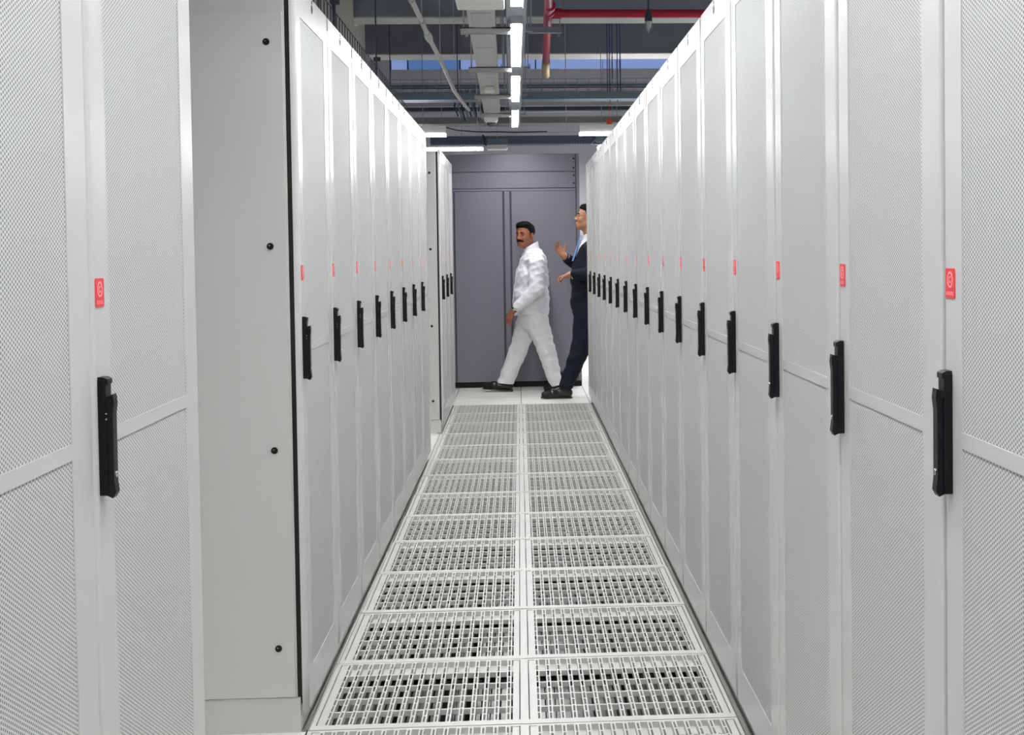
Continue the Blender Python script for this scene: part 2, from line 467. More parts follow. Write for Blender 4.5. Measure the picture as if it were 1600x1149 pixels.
# ------------------------------------------------------------------ lights
def led_line():
    rail = MB(); ya, yb = -.6, 12.75
    def xc(y): return .008-.0045*(y-6)
    rail.add([], [])
    x0, x1 = xc(ya), xc(yb); h = .05
    rail.add([(x0-h, ya, 2.535), (x0+h, ya, 2.535), (x1+h, yb, 2.535), (x1-h, yb, 2.535), (x0-h, ya, 2.575), (x0+h, ya, 2.575), (x1+h, yb, 2.575), (x1-h, yb, 2.575)],
             [(0,3,2,1), (4,5,6,7), (0,1,5,4), (1,2,6,5), (2,3,7,6), (3,0,4,7)])
    o = rail.build('lighting_rail', lamp_grey)
    tag(o, 'pale straight lighting rail hung over the middle of the aisle', 'light rail')
    for y in (1.2, 3.0, 4.6, 6.1, 7.52, 9.03, 10.6, 12.1):
        x = xc(y)
        s = MB(); s.box((-.10, -.02, 0), (.10, .02, .012)); s.box((-.10, -.02, 0), (-.094, .02, .03)); s.box((.094, -.02, 0), (.10, .02, .03))
        s.tube([(-.085, 0, .005), (-.085, 0, 4.1-2.578)], .004, 6); s.tube([(.085, 0, .005), (.085, 0, 4.1-2.578)], .004, 6)
        q = s.build('rail_hanger', wire_m); q.location = (x, y, 2.576)
        lb = {1.2: None}.get(y)
        tag(q, 'thin metal hanger bracket with rods on the lighting rail, %s' % (
            {1.2: 'directly over the camera', 3.0: 'just out of frame', 4.6: 'just beyond the upper photo edge', 6.1: 'by the first visible tube end',
             7.52: 'over the large middle tube', 9.03: 'beside the second visible tube', 10.6: 'before the farthest tube', 12.1: 'at the far rail end'}[y]), 'hanger', 'lighting rail hangers')
    tubes = [(-1.3, .3), (.8, 2.35), (2.8, 4.35), (4.78, 6.32), (6.79, 8.36), (8.81, 10.31), (10.96, 12.42)]
    names = ['behind the camera', 'right over the camera', 'just above the photo edge', 'cut by the top edge of the photo', 'longest and brightest in view', 'middle of the three whole ones', 'smallest and farthest along the rail']
    for (a, b), nm in zip(tubes, names):
        xm = xc((a+b)/2); L = (b-a)/2-.01
        t = empty('led_tube_light', (xm, (a+b)/2, 2.5)); tag(t, 'lit tube light on the aisle rail, %s' % nm, 'tube light', 'tube lights on the aisle rail')
        t.rotation_euler = (0, 0, .0045)
        hb = MB(); hb.box((-.031, -L-.01, .022), (.031, L+.01, .035)); hb.box((-.031, -L-.01, -.018), (-.029, L+.01, .022)); hb.box((.029, -L-.01, -.018), (.031, L+.01, .022))  # thin side lips added to hold direct light off the rack tops
        for e in (-1, 1): hb.box((-.030, e*(L+.006)-.002, -.004), (.030, e*(L+.006)+.002, .024))  # end plates added to stop the tube ends lighting the rail
        hb.build('housing', lamp_grey, t)
        MB().prism([(-.022, .018), (-.021, .004), (-.012, -.002), (.012, -.002), (.021, .004), (.022, .018)], 1, -L, L).build('diffuser', led_m, t)
led_line()
def cross_lamp(x0, x1, y, z, hh, label, strength_m, grp):
    t = empty('linear_ceiling_light', ((x0+x1)/2, y, z)); tag(t, label, 'ceiling light', grp); L = (x1-x0)/2
    MB().box((-L, -.03, .012), (L, .03, hh)).box((-L, .034, -.014), (L, .037, hh)).build('housing', white_pl, t)  # rear lip added to shield the upper wall from the diffuser
    MB().box((-L+.002, -.034, -.014), (L-.002, .034, .012)).build('diffuser', strength_m, t)
    MB().tube([(-L*.7, 0, hh-.002), (-L*.7, 0, 4.1-z)], .004, 6).build('rod', wire_m, t)
    MB().tube([(L*.7, 0, hh-.002), (L*.7, 0, 4.1-z)], .004, 6).build('rod', wire_m, t)
G = 'linear lights across the far cross aisle'
cross_lamp(-2.2, -.705, 13.2, 2.495, .09, 'boxed linear light with white housing, upper left beside the far racks', led_m2, G)
cross_lamp(.618, 2.1, 13.2, 2.495, .09, 'boxed linear light with white housing, right above the far racks', led_m2, G)
cross_lamp(-2.0, -.39, 15.1, 2.50, .03, 'slim bright linear light low above the lilac cabinet, left of the white box', led_m2, G)
cross_lamp(.915, 2.4, 15.1, 2.50, .03, 'slim linear light peeking out behind the right row end', led_m3, G)
for i, (x, y) in enumerate([(-2.9, 1.5), (-2.9, 5.5), (-2.9, 9.5), (2.9, 2.5), (2.9, 6.5), (2.9, 10.0)]):  # unseen lamps added to brighten the ceiling
    t = empty('linear_ceiling_light', (x, y, 2.6)); tag(t, 'added fill light over the neighbouring %s aisle, hidden behind the racks, %s one' % ('left' if x < 0 else 'right', ('near', 'middle', 'far')[i % 3]), 'ceiling light', 'added lights of the neighbouring aisles, %s' % ('left' if x < 0 else 'right'))
    MB().box((-.03, -.9, .012), (.03, .9, .05)).build('housing', white_pl, t); MB().box((-.026, -.88, -.012), (.026, .88, .012)).build('diffuser', led_m4, t)

# ------------------------------------------------------------------ busbar duct, its brackets and boxes
bd = MB(); 
def skbox(b, xa0, xa1, ya, xb0, xb1, yb, z0, z1, mi=0):
    b.add([(xa0, ya, z0), (xa1, ya, z0), (xb1, yb, z0), (xb0, yb, z0), (xa0, ya, z1), (xa1, ya, z1), (xb1, yb, z1), (xb0, yb, z1)],
          [(0,3,2,1), (4,5,6,7), (0,1,5,4), (1,2,6,5), (2,3,7,6), (3,0,4,7)], mi)
def dx(y): return -.2365-.0085*(y-6.38)
skbox(bd, dx(4.5), dx(4.5)+.138, 4.5, dx(11.5), dx(11.5)+.136, 11.5, 2.5, 2.58)
for y in (5.4, 6.5, 7.6, 8.7, 9.8, 10.9):
    skbox(bd, dx(y)+.02, dx(y)+.118, y, dx(y+.6)+.02, dx(y+.6)+.118, y+.6, 2.497, 2.5)
tag(bd.build('busbar_duct', duct_m, bevel=.003), 'pale flat power busbar duct hung left of the lighting rail', 'busbar duct')
for i, y in enumerate((6.94, 8.42, 9.88, 11.22)):
    b = MB(); b.box((-.045, -.025, -.006), (.225, .025, .0)); b.box((-.045, -.025, -.03), (.225, -.02, 0)); b.box((-.045, .02, -.03), (.225, .025, 0))
    b.box((-.02, -.012, -.045), (-.008, .012, -.006))
    b.tube([(-.03, 0, -.02), (-.03, 0, 1.6)], .004, 6); b.tube([(.2, 0, -.02), (.2, 0, 1.6)], .004, 6)
    o = b.build('strut_hanger', duct_m); o.location = (dx(y), y, 2.5)
    tag(o, 'slotted metal strut hanger carrying the busbar duct, %s' % ('nearest and largest', 'second, level with the second tube light', 'third, behind the small white box', 'farthest, next to the dome camera')[i], 'strut hanger', 'busbar strut hangers')
o = MB().box((-.255, 5.50, 2.40), (-.048, 5.88, 2.495)).build('junction_box', white_pl, bevel=.006)
tag(o, 'large white junction box under the busbar, cut by the top edge', 'junction box')
o = MB().box((-.226, 9.35, 2.465), (-.158, 9.50, 2.498)).build('tap_off_box', white_pl, bevel=.004)
tag(o, 'small white tap-off box under the far end of the busbar', 'tap-off box')
cc = empty('dome_camera', (-.225, 11.55, 2.5)); tag(cc, 'white dome security camera under the far end of the busbar', 'security camera')
b = MB(); b.tube([(0, 0, 0), (0, 0, -.03), (0, 0, -.045)], .06, 20, radii=[.062, .06, .048]); b.build('base', white_pl, cc)
b = MB(); pts = [(0, 0, -.044-.034*math.sin(a)) for a in [i*math.pi/12 for i in range(7)]]; b.tube(pts, .04, 20, radii=[.041*math.cos(i*math.pi/12)+.001 for i in range(7)]); b.build('dome', mat('dark_dome', rgb(60, 70, 84), rough=.1), cc)
b = MB(); b.tube([(-.02, 0, -.005), (.08, 0, -.005)], .001, 6)
# access point
ap = empty('access_point', (-.220, 14.35, 2.435)); tag(ap, 'rounded white access point box right of the slim linear light', 'access point')
MB().prism(rrect(-.115, 0, .115, .045, .022), 1, -.11, .11).build('cover', white_pl, ap)
MB().box((-.10, -.08, .045), (.115, .08, .108)).build('mount_box', galv, ap)
MB().tube([(-.12, -.02, .11), (-.15, -.05, .16), (-.13, -.02, .06), (-.10, 0, .03)], .008, 8).build('cable', cable_m, ap)
MB().tube([(0, 0, .1), (0, 0, 1.67)], .004, 6).build('rod', wire_m, ap)

# ------------------------------------------------------------------ pipes
b = MB(); pp = [(x_*.904, y_*.904, 2.75) for x_, y_ in ((-.655, 6.6), (-.642, 8.285), (-.634, 9.04), (-.634, 9.7), (-.615, 10.83), (-.604, 13.0), (-.55, 14.3), (-.526, 14.68))]
b.tube(pp, .0155, 12)
for q in (0, 2, 4, 5):
    b.tube([Vector(pp[q])+Vector((0, 0, .01)), (pp[q][0], pp[q][1], 4.098)], .003, 6)
o = b.build('conduit_pipe', pipe_m); tag(o, 'pale conduit pipe running back under the ceiling, upper left', 'pipe')
for q in (1, 2, 4):
    a = Vector(pp[q]); MB().tube([a-Vector((0, .02, 0)), a+Vector((0, .02, 0))], .0195, 12).build('collar', duct_m, o)
a = Vector(pp[3]); MB().tube([a-Vector((0, .16, 0)), a+Vector((0, .02, 0)), a+Vector((0.002, .14, 0))], .023, 12, radii=[.021, .027, .021]).build('coupler', pipe_m, o)
b = MB(); b.tube([(.215, 8.6, 3.2), (.247, 9.9, 3.2), (.292, 13.03, 3.2)], .034, 16); b.tube([(.26, 10.45, 3.2), (4.5, 10.55, 3.2)], .034, 16)
b.tube([(.262, 10.1, 3.2), (.262, 10.2, 3.2)], .044, 16); b.tube([(.262, 10.36, 3.2), (.262, 10.54, 3.2)], .042, 16); b.tube([(.28, 10.45, 3.2), (.36, 10.452, 3.2)], .042, 16)
o = b.build('sprinkler_pipe', red_pipe); tag(o, 'dark red sprinkler pipe with a branch running right under the ceiling', 'pipe')
MB().tube([(.292, 13.0, 3.2), (.30, 13.6, 3.2), (.312, 14.05, 3.195)], .038, 14, radii=[.04, .042, .042]).build('end_fitting', brass, o)
b = MB(); b.box((.105, 10.68, 3.09), (.37, 10.74, 3.095)); b.box((.105, 10.68, 3.095), (.37, 10.685, 3.135)); b.box((.105, 10.735, 3.095), (.37, 10.74, 3.135))
b.tube([(.12, 10.71, 3.09), (.12, 10.71, 4.1)], .005, 6); b.tube([(.355, 10.71, 3.09), (.355, 10.71, 4.1)], .005, 6); b.tube([(.345, 10.71, 3.06), (.345, 10.71, 3.09)], .008, 8)
tag(b.build('pipe_support', wire_m), 'grey strut under the red sprinkler pipe on two rods', 'pipe support')
# unlit pendant
pn = empty('pendant_lamp', (.902, 9.0, 2.93)); tag(pn, 'small unlit pendant lamp with caged glass hanging at the upper right', 'pendant lamp')
MB().tube([(0, 0, .03), (0, 0, 1.17)], .006, 8).build('stem', wire_d, pn)
MB().tube([(0, 0, .04), (0, 0, .02), (0, 0, 0), (0, 0, -.045)], .024, 14, radii=[.008, .016, .026, .026]).build('housing', wire_d, pn)
MB().tube([(0, 0, -.045), (0, 0, -.07), (0, 0, -.09), (0, 0, -.105)], .02, 14, radii=[.02, .02, .013, .004]).build('glass', glass_m, pn)
cg = MB()
for i in range(5):
    a = 2*math.pi*i/5; c, s_ = math.cos(a), math.sin(a)
    cg.tube([(.023*c, .023*s_, -.045), (.025*c, .025*s_, -.075), (.014*c, .014*s_, -.10), (0, 0, -.122)], .0022, 6)
cg.build('cage', wire_m, pn)

# ------------------------------------------------------------------ trays across the room
b = MB(); ya, yb = 12.82, 13.10
for z in (2.865, 2.920, 2.995):
    for y in (ya, yb): b.tube([(-2.3, y, z), (3, y, z)], .004, 6)
for y in (ya+.1, ya+.2): b.tube([(-2.3, y, 2.865), (3, y, 2.865)], .003, 6)
x = -2.25
while x < 3:
    b.tube([(x, ya, 3.0), (x, ya, 2.865), (x, yb, 2.865), (x, yb, 3.0)], .0032, 6); x += .1135
tag(b.build('wire_basket_tray', wire_m), 'grey wire basket tray crossing the far end below the blue window', 'cable tray')
b = MB(); b.tube([(-2.3, 12.98, 2.945), (3, 12.98, 2.945)], .022, 10); b.tube([(-2.3, 13.02, 2.885), (3, 13.02, 2.885)], .014, 8)
tag(b.build('cable_bundle', galv), 'grey cable bundle lying in the crossing wire basket tray', 'cable bundle')
def utray(name, x0, x1, y0, y1, z0, z1, m, label, perf_edge=False):
    b = MB(); b.box((x0, y0, z0), (x1, y1, z0+.003)); b.box((x0, y0, z0), (x1, y0+.003, z1)); b.box((x0, y1-.003, z0), (x1, y1, z1))
    if perf_edge:
        x = x0
        while x < x1: b.box((x, y0-.006, z0+.004), (x+.012, y0, z0+.016), 1); x += .028
    for xr in (x0+.12, (x0+x1)/2+.62, x1-.1):
        b.tube([(xr, (y0+y1)/2, z0+.002), (xr, (y0+y1)/2, 4.098)], .004, 6, 1)
    o = b.build(name, [m, wire_m]); tag(o, label, 'cable tray'); return o
utray('cable_tray', -2.4, 3.2, 12.84, 13.10, 2.805, 2.860, galv, 'solid slate-blue cable tray directly under the wire basket')
utray('cable_tray', -2.4, 3.2, 14.0, 14.35, 2.685, 2.752, mat('tray_taupe', rgb(140, 138, 134), rough=.6), 'taupe cable tray with a perforated lower edge above the boxed lights', True)
utray('cable_tray', -.95, 3.2, 14.56, 14.8, 2.507, 2.602, mat('tray_slate', rgb(90, 100, 116), rough=.6), 'dark slate cable tray with pale slots just above the lilac cabinet', True)
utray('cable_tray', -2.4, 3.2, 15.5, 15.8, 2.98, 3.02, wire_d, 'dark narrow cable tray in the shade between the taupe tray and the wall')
b = MB(); b.tube([(-2.3, 15.45, 2.955), (3, 15.45, 2.955)], .008, 8); b.tube([(-1.5, 15.45, 2.955), (-1.5, 15.45, 4.098)], .004, 6); b.tube([(2, 15.45, 2.955), (2, 15.45, 4.098)], .004, 6)
tag(b.build('thin_conduit', pipe_m), 'thin straight conduit crossing between the dark and taupe trays', 'conduit')
b = MB(); b.tube([(-.402, 13.5, 2.66), (-.40, 13.5, 2.622), (-.345, 13.5, 2.548), (-.33, 13.5, 2.543), (.9, 13.5, 2.535)], .007, 8); b.tube([(-.402, 13.5, 2.65), (-.402, 13.5, 4.098)], .004, 6); b.tube([(.5, 13.5, 2.54), (.5, 13.5, 4.098)], .004, 6)
tag(b.build('thin_conduit', pipe_m), 'thin bent conduit running right above the access point', 'conduit')
b = MB(); b.tube([(-.73, 13.22, 2.58), (-.6, 13.35, 2.555), (-.4, 13.34, 2.538), (-.2, 13.36, 2.538), (0, 13.38, 2.535), (.3, 13.4, 2.54)], .006, 8)
tag(b.build('black_cable', cable_m), 'loose black cable sagging from the left boxed light to the right', 'cable')
rods = [.887, .910, .936, .985, 1.012]
for i, x in enumerate(rods):
    o = MB().tube([(x, 12.93, 2.80-.02*(i % 2)), (x, 12.93, 4.1)], .0048, 6).build('hanger_rod', cable_b)
    tag(o, 'thin blue-grey hanger rod left of the right row top, %s of five' % ('leftmost', 'second from left', 'middle', 'second from right', 'rightmost')[i], 'rod', 'hanger rods at the right')
for x, lb in ((-1.22, 'thin hanger rod beside the concrete column'), (-.57, 'thin hanger rod right of the pale conduit')):
    tag(MB().tube([(x, 12.93, 2.88), (x, 12.93, 4.1)], .005, 6).build('hanger_rod', wire_d), lb, 'rod')
tag(MB().box((.945, 13.93, 2.66), (1.0, 13.995, 2.715)).tube([(.972, 13.96, 2.71), (.972, 13.96, 4.1)], .003, 6).build('beacon', orange, bevel=.008), 'small orange-red beacon on the taupe tray by the right row', 'beacon')
b = MB(); b.tube([(.80, 14.5, 2.50), (.90, 14.5, 2.585)], .008, 8); b.box((.86, 14.47, 2.52), (1.0, 14.556, 2.60))
tag(b.build('tray_bracket', galv), 'slate bracket with a slanted brace at the right end of the slate tray', 'bracket')
b = MB()
for i in range(9):
    x = -.62+.035*i+.01*math.sin(i*3); y = 13.6+.05*(i % 3)
    b.tube([(x, 13.09, 2.875), (x, 13.3, 2.95), (x+.02*math.sin(i), y, 2.92), (x-.015, y-.03, 2.82), (x+.02, y, 2.72-.02*(i % 4))], .009, 6, i % 2)
tag(b.build('cable_drop', [wire_d, galv]), 'tangle of grey-blue cables beside the far end of the busbar', 'cables')

# ------------------------------------------------------------------ basket above the left racks
b = MB(); bx0, bx1, z0, z1 = -1.14, -.84, 2.30, 2.46
y = 3.2
while y < 10.2:
    b.tube([(bx1, y, z1), (bx1, y, z0+.02), (bx1-.02, y, z0), (bx0+.02, y, z0), (bx0, y, z0+.02), (bx0, y, z1)], .0028, 6); y += .1
for x in (bx0, bx1):
    for z in (z0+.01, (z0+z1)/2, z1): b.tube([(x, 3.2, z), (x, 10.2, z)], .0028, 6)
for x in (-1.08, -.99, -.90): b.tube([(x, 3.2, z0), (x, 10.2, z0)], .0028, 6)
tag(b.build('wire_basket_tray', wire_d), 'dark wire basket tray running along above the left racks', 'cable tray')
for i, (y, lb) in enumerate(((3.6, 'above the blank side panel'), (6.1, 'the thickest one seen above the second door'), (7.9, 'in front of the concrete column'))):
    b = MB(); b.box((-1.17, y-.02, 2.285), (-.81, y+.02, 2.298)); rr = .009 if i == 1 else .0045; b.tube([(-.825, y, 2.28), (-.825, y, 4.1)], rr, 8); b.tube([(-1.155, y, 2.28), (-1.155, y, 4.1)], rr, 8)
    b.box((-.84, y-.02, 2.47), (-.80, y+.02, 2.49))
    tag(b.build('tray_hanger', wire_d), 'dark trapeze hanger of the left wire basket, %s' % lb, 'hanger', 'trapeze hangers of the left basket')
b = MB(); r = random.Random(8)
for i in range(12):
    x = -1.1+.24*r.random(); z = z0+.01+.05*r.random(); pts = [(x+.012*math.sin(j*1.3+i), 7.6+j*.25, z+.006*math.cos(j*2+i)) for j in range(10)]
    pts += [(x, 10.1, z)]
    b.tube(pts, .009, 6, i % 3 == 0)
tag(b.build('cable_bundle', [cable_m, cable_b]), 'dark blue cable bundle rising from the left wire basket', 'cable bundle')

# ------------------------------------------------------------------ figures: signed-distance modelling, meshed by surface nets
class Field:
    def __init__(s, lo, hi, h):
        s.lo = np.array(lo, float); s.h = h
        s.n = np.ceil((np.array(hi)-s.lo)/h).astype(int)+1
        s.g = np.full(s.n, .2, np.float32)
    def _sub(s, a, b, mrg):
        i0 = np.maximum(((np.minimum(a, b)-mrg-s.lo)/s.h).astype(int), 0)
        i1 = np.minimum(((np.maximum(a, b)+mrg-s.lo)/s.h).astype(int)+2, s.n)
        if np.any(i1 <= i0): return None
        ax = [(s.lo[k]+s.h*np.arange(i0[k], i1[k])).astype(np.float32) for k in range(3)]
        return tuple(slice(i0[k], i1[k]) for k in range(3)), ax[0][:, None, None], ax[1][None, :, None], ax[2][None, None, :]
    def blend(s, sl, d, k, cut=False):
        g = s.g[sl]
        if cut:
            d = -d; h = np.clip(.5+.5*(d-g)/k, 0, 1) if k else None
            s.g[sl] = np.maximum(g, d) if not k else (g*(1-h)+d*h)+k*h*(1-h)
            return
        if k:
            h = np.clip(.5+.5*(d-g)/k, 0, 1); s.g[sl] = d*(1-h)+g*h-k*h*(1-h)
        else: s.g[sl] = np.minimum(g, d)
    def cone(s, a, b, ra, rb, k=.02, sy=1.0, cut=False):
        a = np.array(a, float); b = np.array(b, float); m = max(ra, rb)*max(1, sy)+.06
        r = s._sub(a, b, m)
        if r is None: return s
        sl, X, Y, Z = r; yc = (a[1]+b[1])/2
        dx_, dy_, dz_ = b-a; dy_ /= sy
        Yp = (Y-yc)/sy; ay = (a[1]-yc)/sy
        L2 = dx_*dx_+dy_*dy_+dz_*dz_+1e-12
        t = np.clip(((X-a[0])*dx_+(Yp-ay)*dy_+(Z-a[2])*dz_)/L2, 0, 1)
        d = np.sqrt((X-a[0]-t*dx_)**2+(Yp-ay-t*dy_)**2+(Z-a[2]-t*dz_)**2)-(ra+(rb-ra)*t)
        s.blend(sl, d.astype(np.float32), k, cut); return s
    def ell(s, c, r, k=.02, R=None, cut=False):
        """ellipsoid; R: 3x3 with local axes as rows"""
        c = np.array(c, float); m = max(r)+.05; q = s._sub(c, c, m)
        if q is None: return s
        sl, X, Y, Z = q; X = X-c[0]; Y = Y-c[1]; Z = Z-c[2]
        if R is None: R = np.eye(3)
        u = [R[i][0]*X+R[i][1]*Y+R[i][2]*Z for i in range(3)]
        k0 = np.sqrt(sum((u[i]/r[i])**2 for i in range(3))); k1 = np.sqrt(sum((u[i]/r[i]**2)**2 for i in range(3)))+1e-9
        s.blend(sl, (k0*(k0-1)/k1).astype(np.float32), k, cut); return s
    def coords(s):
        return [(s.lo[k]+s.h*np.arange(s.n[k])).astype(np.float32).reshape([-1 if i == k else 1 for i in range(3)]) for k in range(3)]
    def build(s, name, m, parent):
        g = s.g; n = g.shape; ins = g < 0
        cs = ins[:-1, :-1, :-1].astype(np.int8)*0; tot = cs.astype(np.int16)
        for a in (0, 1):
            for b in (0, 1):
                for c in (0, 1): tot = tot+ins[a:n[0]-1+a, b:n[1]-1+b, c:n[2]-1+c]
        act = (tot > 0) & (tot < 8); idx = -np.ones(act.shape, np.int64); cells = np.argwhere(act); idx[act] = np.arange(len(cells))
        P = np.zeros((len(cells), 3)); cnt = np.zeros(len(cells)); corners = [(a, b, c) for a in (0, 1) for b in (0, 1) for c in (0, 1)]
        for p_ in corners:
            for ax in range(3):
                if p_[ax]: continue
                q_ = list(p_); q_[ax] = 1
                v0 = g[cells[:, 0]+p_[0], cells[:, 1]+p_[1], cells[:, 2]+p_[2]]; v1 = g[cells[:, 0]+q_[0], cells[:, 1]+q_[1], cells[:, 2]+q_[2]]
                mk = (v0 < 0) != (v1 < 0); t = np.where(mk, v0/(v0-v1+1e-12), 0)
                for k in range(3): P[:, k] += np.where(mk, p_[k]+(t if k == ax else 0), 0)
                cnt += mk
        P = (P/cnt[:, None]+cells)*s.h+s.lo
        F = []
        for ax in range(3):
            o1, o2 = [k for k in range(3) if k != ax]
            sl0 = [slice(1, -1)]*3; sl0[ax] = slice(0, -1); sl1 = [slice(1, -1)]*3; sl1[ax] = slice(1, None)
            a = ins[tuple(sl0)]; b = ins[tuple(sl1)]; e = np.argwhere(a != b); up = a[tuple(e.T)]
            base = e.copy(); base[:, o1] += 1; base[:, o2] += 1
            def cell(d1, d2):
                c = base.copy(); c[:, o1] += d1; c[:, o2] += d2; return idx[tuple(c.T)]
            q = np.stack([cell(-1, -1), cell(0, -1), cell(0, 0), cell(-1, 0)], 1)
            flip = up if ax != 1 else ~up
            q[~flip] = q[~flip][:, ::-1]
            F.append(q)
        F = np.concatenate(F)
        me = bpy.data.meshes.new(name); me.from_pydata(P.tolist(), [], F.tolist()); me.materials.append(m)
        me.polygons.foreach_set('use_smooth', [True]*len(me.polygons)); me.update()
        o = bpy.data.objects.new(name, me); COL.objects.link(o); o.parent = parent; return o

def frame_from(yaw_dir, pitch=0.0, roll=0.0):
    """rows: forward, left, up; yaw_dir is a horizontal unit vector, pitch raises the gaze"""
    f = Vector((yaw_dir[0], yaw_dir[1], 0)).normalized(); u = Vector((0, 0, 1)); l = u.cross(f)
    f2 = f*math.cos(pitch)+u*math.sin(pitch); u2 = u*math.cos(pitch)-f*math.sin(pitch)
    return np.array([f2, l, u2])
def head(Fd, c, R, k=.016, s=1.0, neck_to=None):
    c = np.array(c)
    def P(f, l, u): return c+s*(f*R[0]+l*R[1]+u*R[2])
    Fd.ell(P(-.012, 0, .032), np.array((.098, .076, .086))*s, k, R)
    Fd.ell(P(.026, 0, -.040), np.array((.064, .060, .078))*s, .03, R)
    Fd.ell(P(.062, 0, -.094), np.array((.022, .026, .020))*s, .03, R)
    for q in (-1, 1):
        Fd.cone(P(-.005, q*.054, -.055), P(.055, q*.022, -.094), .018*s, .016*s, .03)
        Fd.ell(P(.058, q*.036, -.030), np.array((.026, .024, .026))*s, .02, R)
        Fd.cone(P(.083, q*.012, .018), P(.072, q*.046, .016), .0095*s, .008*s, .012)
    Fd.cone(P(.088, 0, .006), P(.108, 0, -.032), .0085*s, .0120*s, .010)
    for q in (-1, 1): Fd.ell(P(.098, q*.013, -.037), np.array((.011, .008, .008))*s, .006, R)
    for q in (-1, 1):
        Fd.ell(P(.094, q*.031, .000), np.array((.014, .016, .011))*s, .010, R, cut=True)
    Fd.cone(P(.088, -.017, -.0625), P(.088, .017, -.0625), .0062*s, .0062*s, .006)
    Fd.cone(P(.086, -.015, -.0735), P(.086, .015, -.0735), .0068*s, .0068*s, .006)
    for q in (-1, 1):
        Fd.ell(P(-.012, q*.080, -.008), np.array((.019, .0095, .032))*s, .005, R)
        Fd.ell(P(-.006, q*.091, -.006), np.array((.010, .006, .018))*s, .004, R, cut=True)
    if neck_to is not None: Fd.cone(P(-.022, 0, -.07), neck_to, .056*s, .060*s, .03)
    return P
def eyes(P, R, s, parent, skin):
    white = mat('eye_white', rgb(120, 100, 88), rough=.2); iris = mat('eye_dark', rgb(24, 14, 10), rough=.15)
    for q in (-1, 1):
        b = MB(); c = Vector(P(.0745, q*.031, .0005)); f = Vector(R[0])
        for i, (m_, rr, cc) in enumerate(((0, .0108*s, c), (1, .0068*s, c+f*.0052))):
            n = 10; pts = [cc+f*rr*math.cos(a) for a in [math.pi*j/n for j in range(n+1)]]
            b.tube(pts, 1, 12, m_, radii=[max(1e-4, rr*math.sin(math.pi*j/n)) for j in range(n+1)])
        b.build('eye', [white, iris], parent)
def hand(Fd, wrist, d, n, thumb_side, curls=(.5, .5, .5, .5), spread=.06, s=1.0, tcurl=.3, tout=.7):
    """d: direction of the fingers, n: palm normal (fingers curl towards it), thumb_side: +1/-1 along d x n"""
    d = np.array(Vector(d).normalized()); n = np.array(n, float); n -= d*np.dot(n, d); n /= np.linalg.norm(n)
    t = np.cross(d, n)*thumb_side; w = np.array(wrist, float)
    Fd.cone(w-d*.02, w+d*.012*s, .026*s, .025*s, .02)
    lens = [.074, .082, .076, .060]
    for i in range(4):
        off = (.030-.0195*i)*s
        kn = w+d*(.088-.003*abs(i-1))*s+t*off
        Fd.cone(w+d*.010*s+t*off*.6, kn, .0150*s, .0125*s, .012)
        dd = d+t*spread*(1.5-i); dd /= np.linalg.norm(dd); p_ = kn; L = lens[i]*s; ang = curls[i]*.55; rr = .0092*s
        for seg, fr in enumerate((.45, .31, .24)):
            v = dd*math.cos(ang)+n*math.sin(ang); q = p_+v*L*fr; Fd.cone(p_, q, rr, rr*.9, .004); p_ = q; rr *= .9; ang += curls[i]
    b0 = w+d*.022*s+t*.022*s; v = d*math.cos(tout)+t*math.sin(tout)+n*.25; v /= np.linalg.norm(v)
    b1 = b0+v*.042*s; Fd.cone(b0, b1, .0165*s, .012*s, .012)
    v2 = v*math.cos(tcurl)+(d*.6+n*.8)*math.sin(tcurl); v2 /= np.linalg.norm(v2); b2 = b1+v2*.030*s; Fd.cone(b1, b2, .0112*s, .0098*s, .005)
    Fd.cone(b2, b2+v2*.022*s, .0098*s, .0082*s, .004)
def folds(Fd, amp, comps):
    X, Y, Z = Fd.coords(); n = np.zeros(Fd.g.shape, np.float32)
    for (a, b, c, ph, w_) in comps: n += w_*(np.abs(np.sin(.5*(a*X+b*Y+c*Z+ph+2.2*np.sin(9*Z+6*X+3*Y+ph))))*2.2-1.3)
    Fd.g += (amp*n).astype(np.float32)
def shoe(par, heel, toe, m, lift_toe=0.0, lift_heel=0.0, w=.041):
    h = Vector(heel); t = Vector(toe); d = t-h; L = d.length
    lo = [min(h[i], t[i])-.09 for i in range(3)]; hi = [max(h[i], t[i])+.09 for i in range(3)]; hi[2] += .06
    Fd = Field(lo, hi, .0045)
    a = h+d*.13; b = h+d*.62; c = h+d*.88
    Fd.cone((a.x, a.y, a.z+.045), (b.x, b.y, b.z+.036), .037, .042, .01)
    Fd.cone((b.x, b.y, b.z+.034), (c.x, c.y, c.z+.028), .042, .030, .02)
    Fd.cone((a.x, a.y, a.z+.05), (a.x+d.x*.1, a.y, a.z+.10), .040, .042, .03)
    # flat sole plane through heel and toe
    X, Y, Z = Fd.coords(); tt = ((X-h.x)*d.x+(Y-h.y)*d.y)/(d.x**2+d.y**2); Fd.g = np.maximum(Fd.g, (h.z+tt*d.z)-Z).astype(np.float32)
    o = Fd.build('shoe', m, par)
    s = MB(); poly = []
    px, py = -d.y/math.hypot(d.x, d.y), d.x/math.hypot(d.x, d.y)
    prof = [(-.02, .022), (.0, .032), (.15, .036), (.4, .034), (.62, .043), (.8, .041), (.93, .028), (1.0, .012)]
    pts = [(u, v) for u, v in prof]+[(u, -v) for u, v in reversed(prof)]
    top = [(h.x+d.x*u+px*v, h.y+d.y*u+py*v, h.z+d.z*u+.012) for u, v in pts]; bot = [(x_, y_, z_-.014) for x_, y_, z_ in top]; n = len(pts)
    s.add(top+bot, [tuple(range(n)), tuple(reversed(range(n, 2*n)))]+[(i, (i+1) % n, n+(i+1) % n, n+i) for i in range(n)])
    s.build('sole', m, o)
    return o

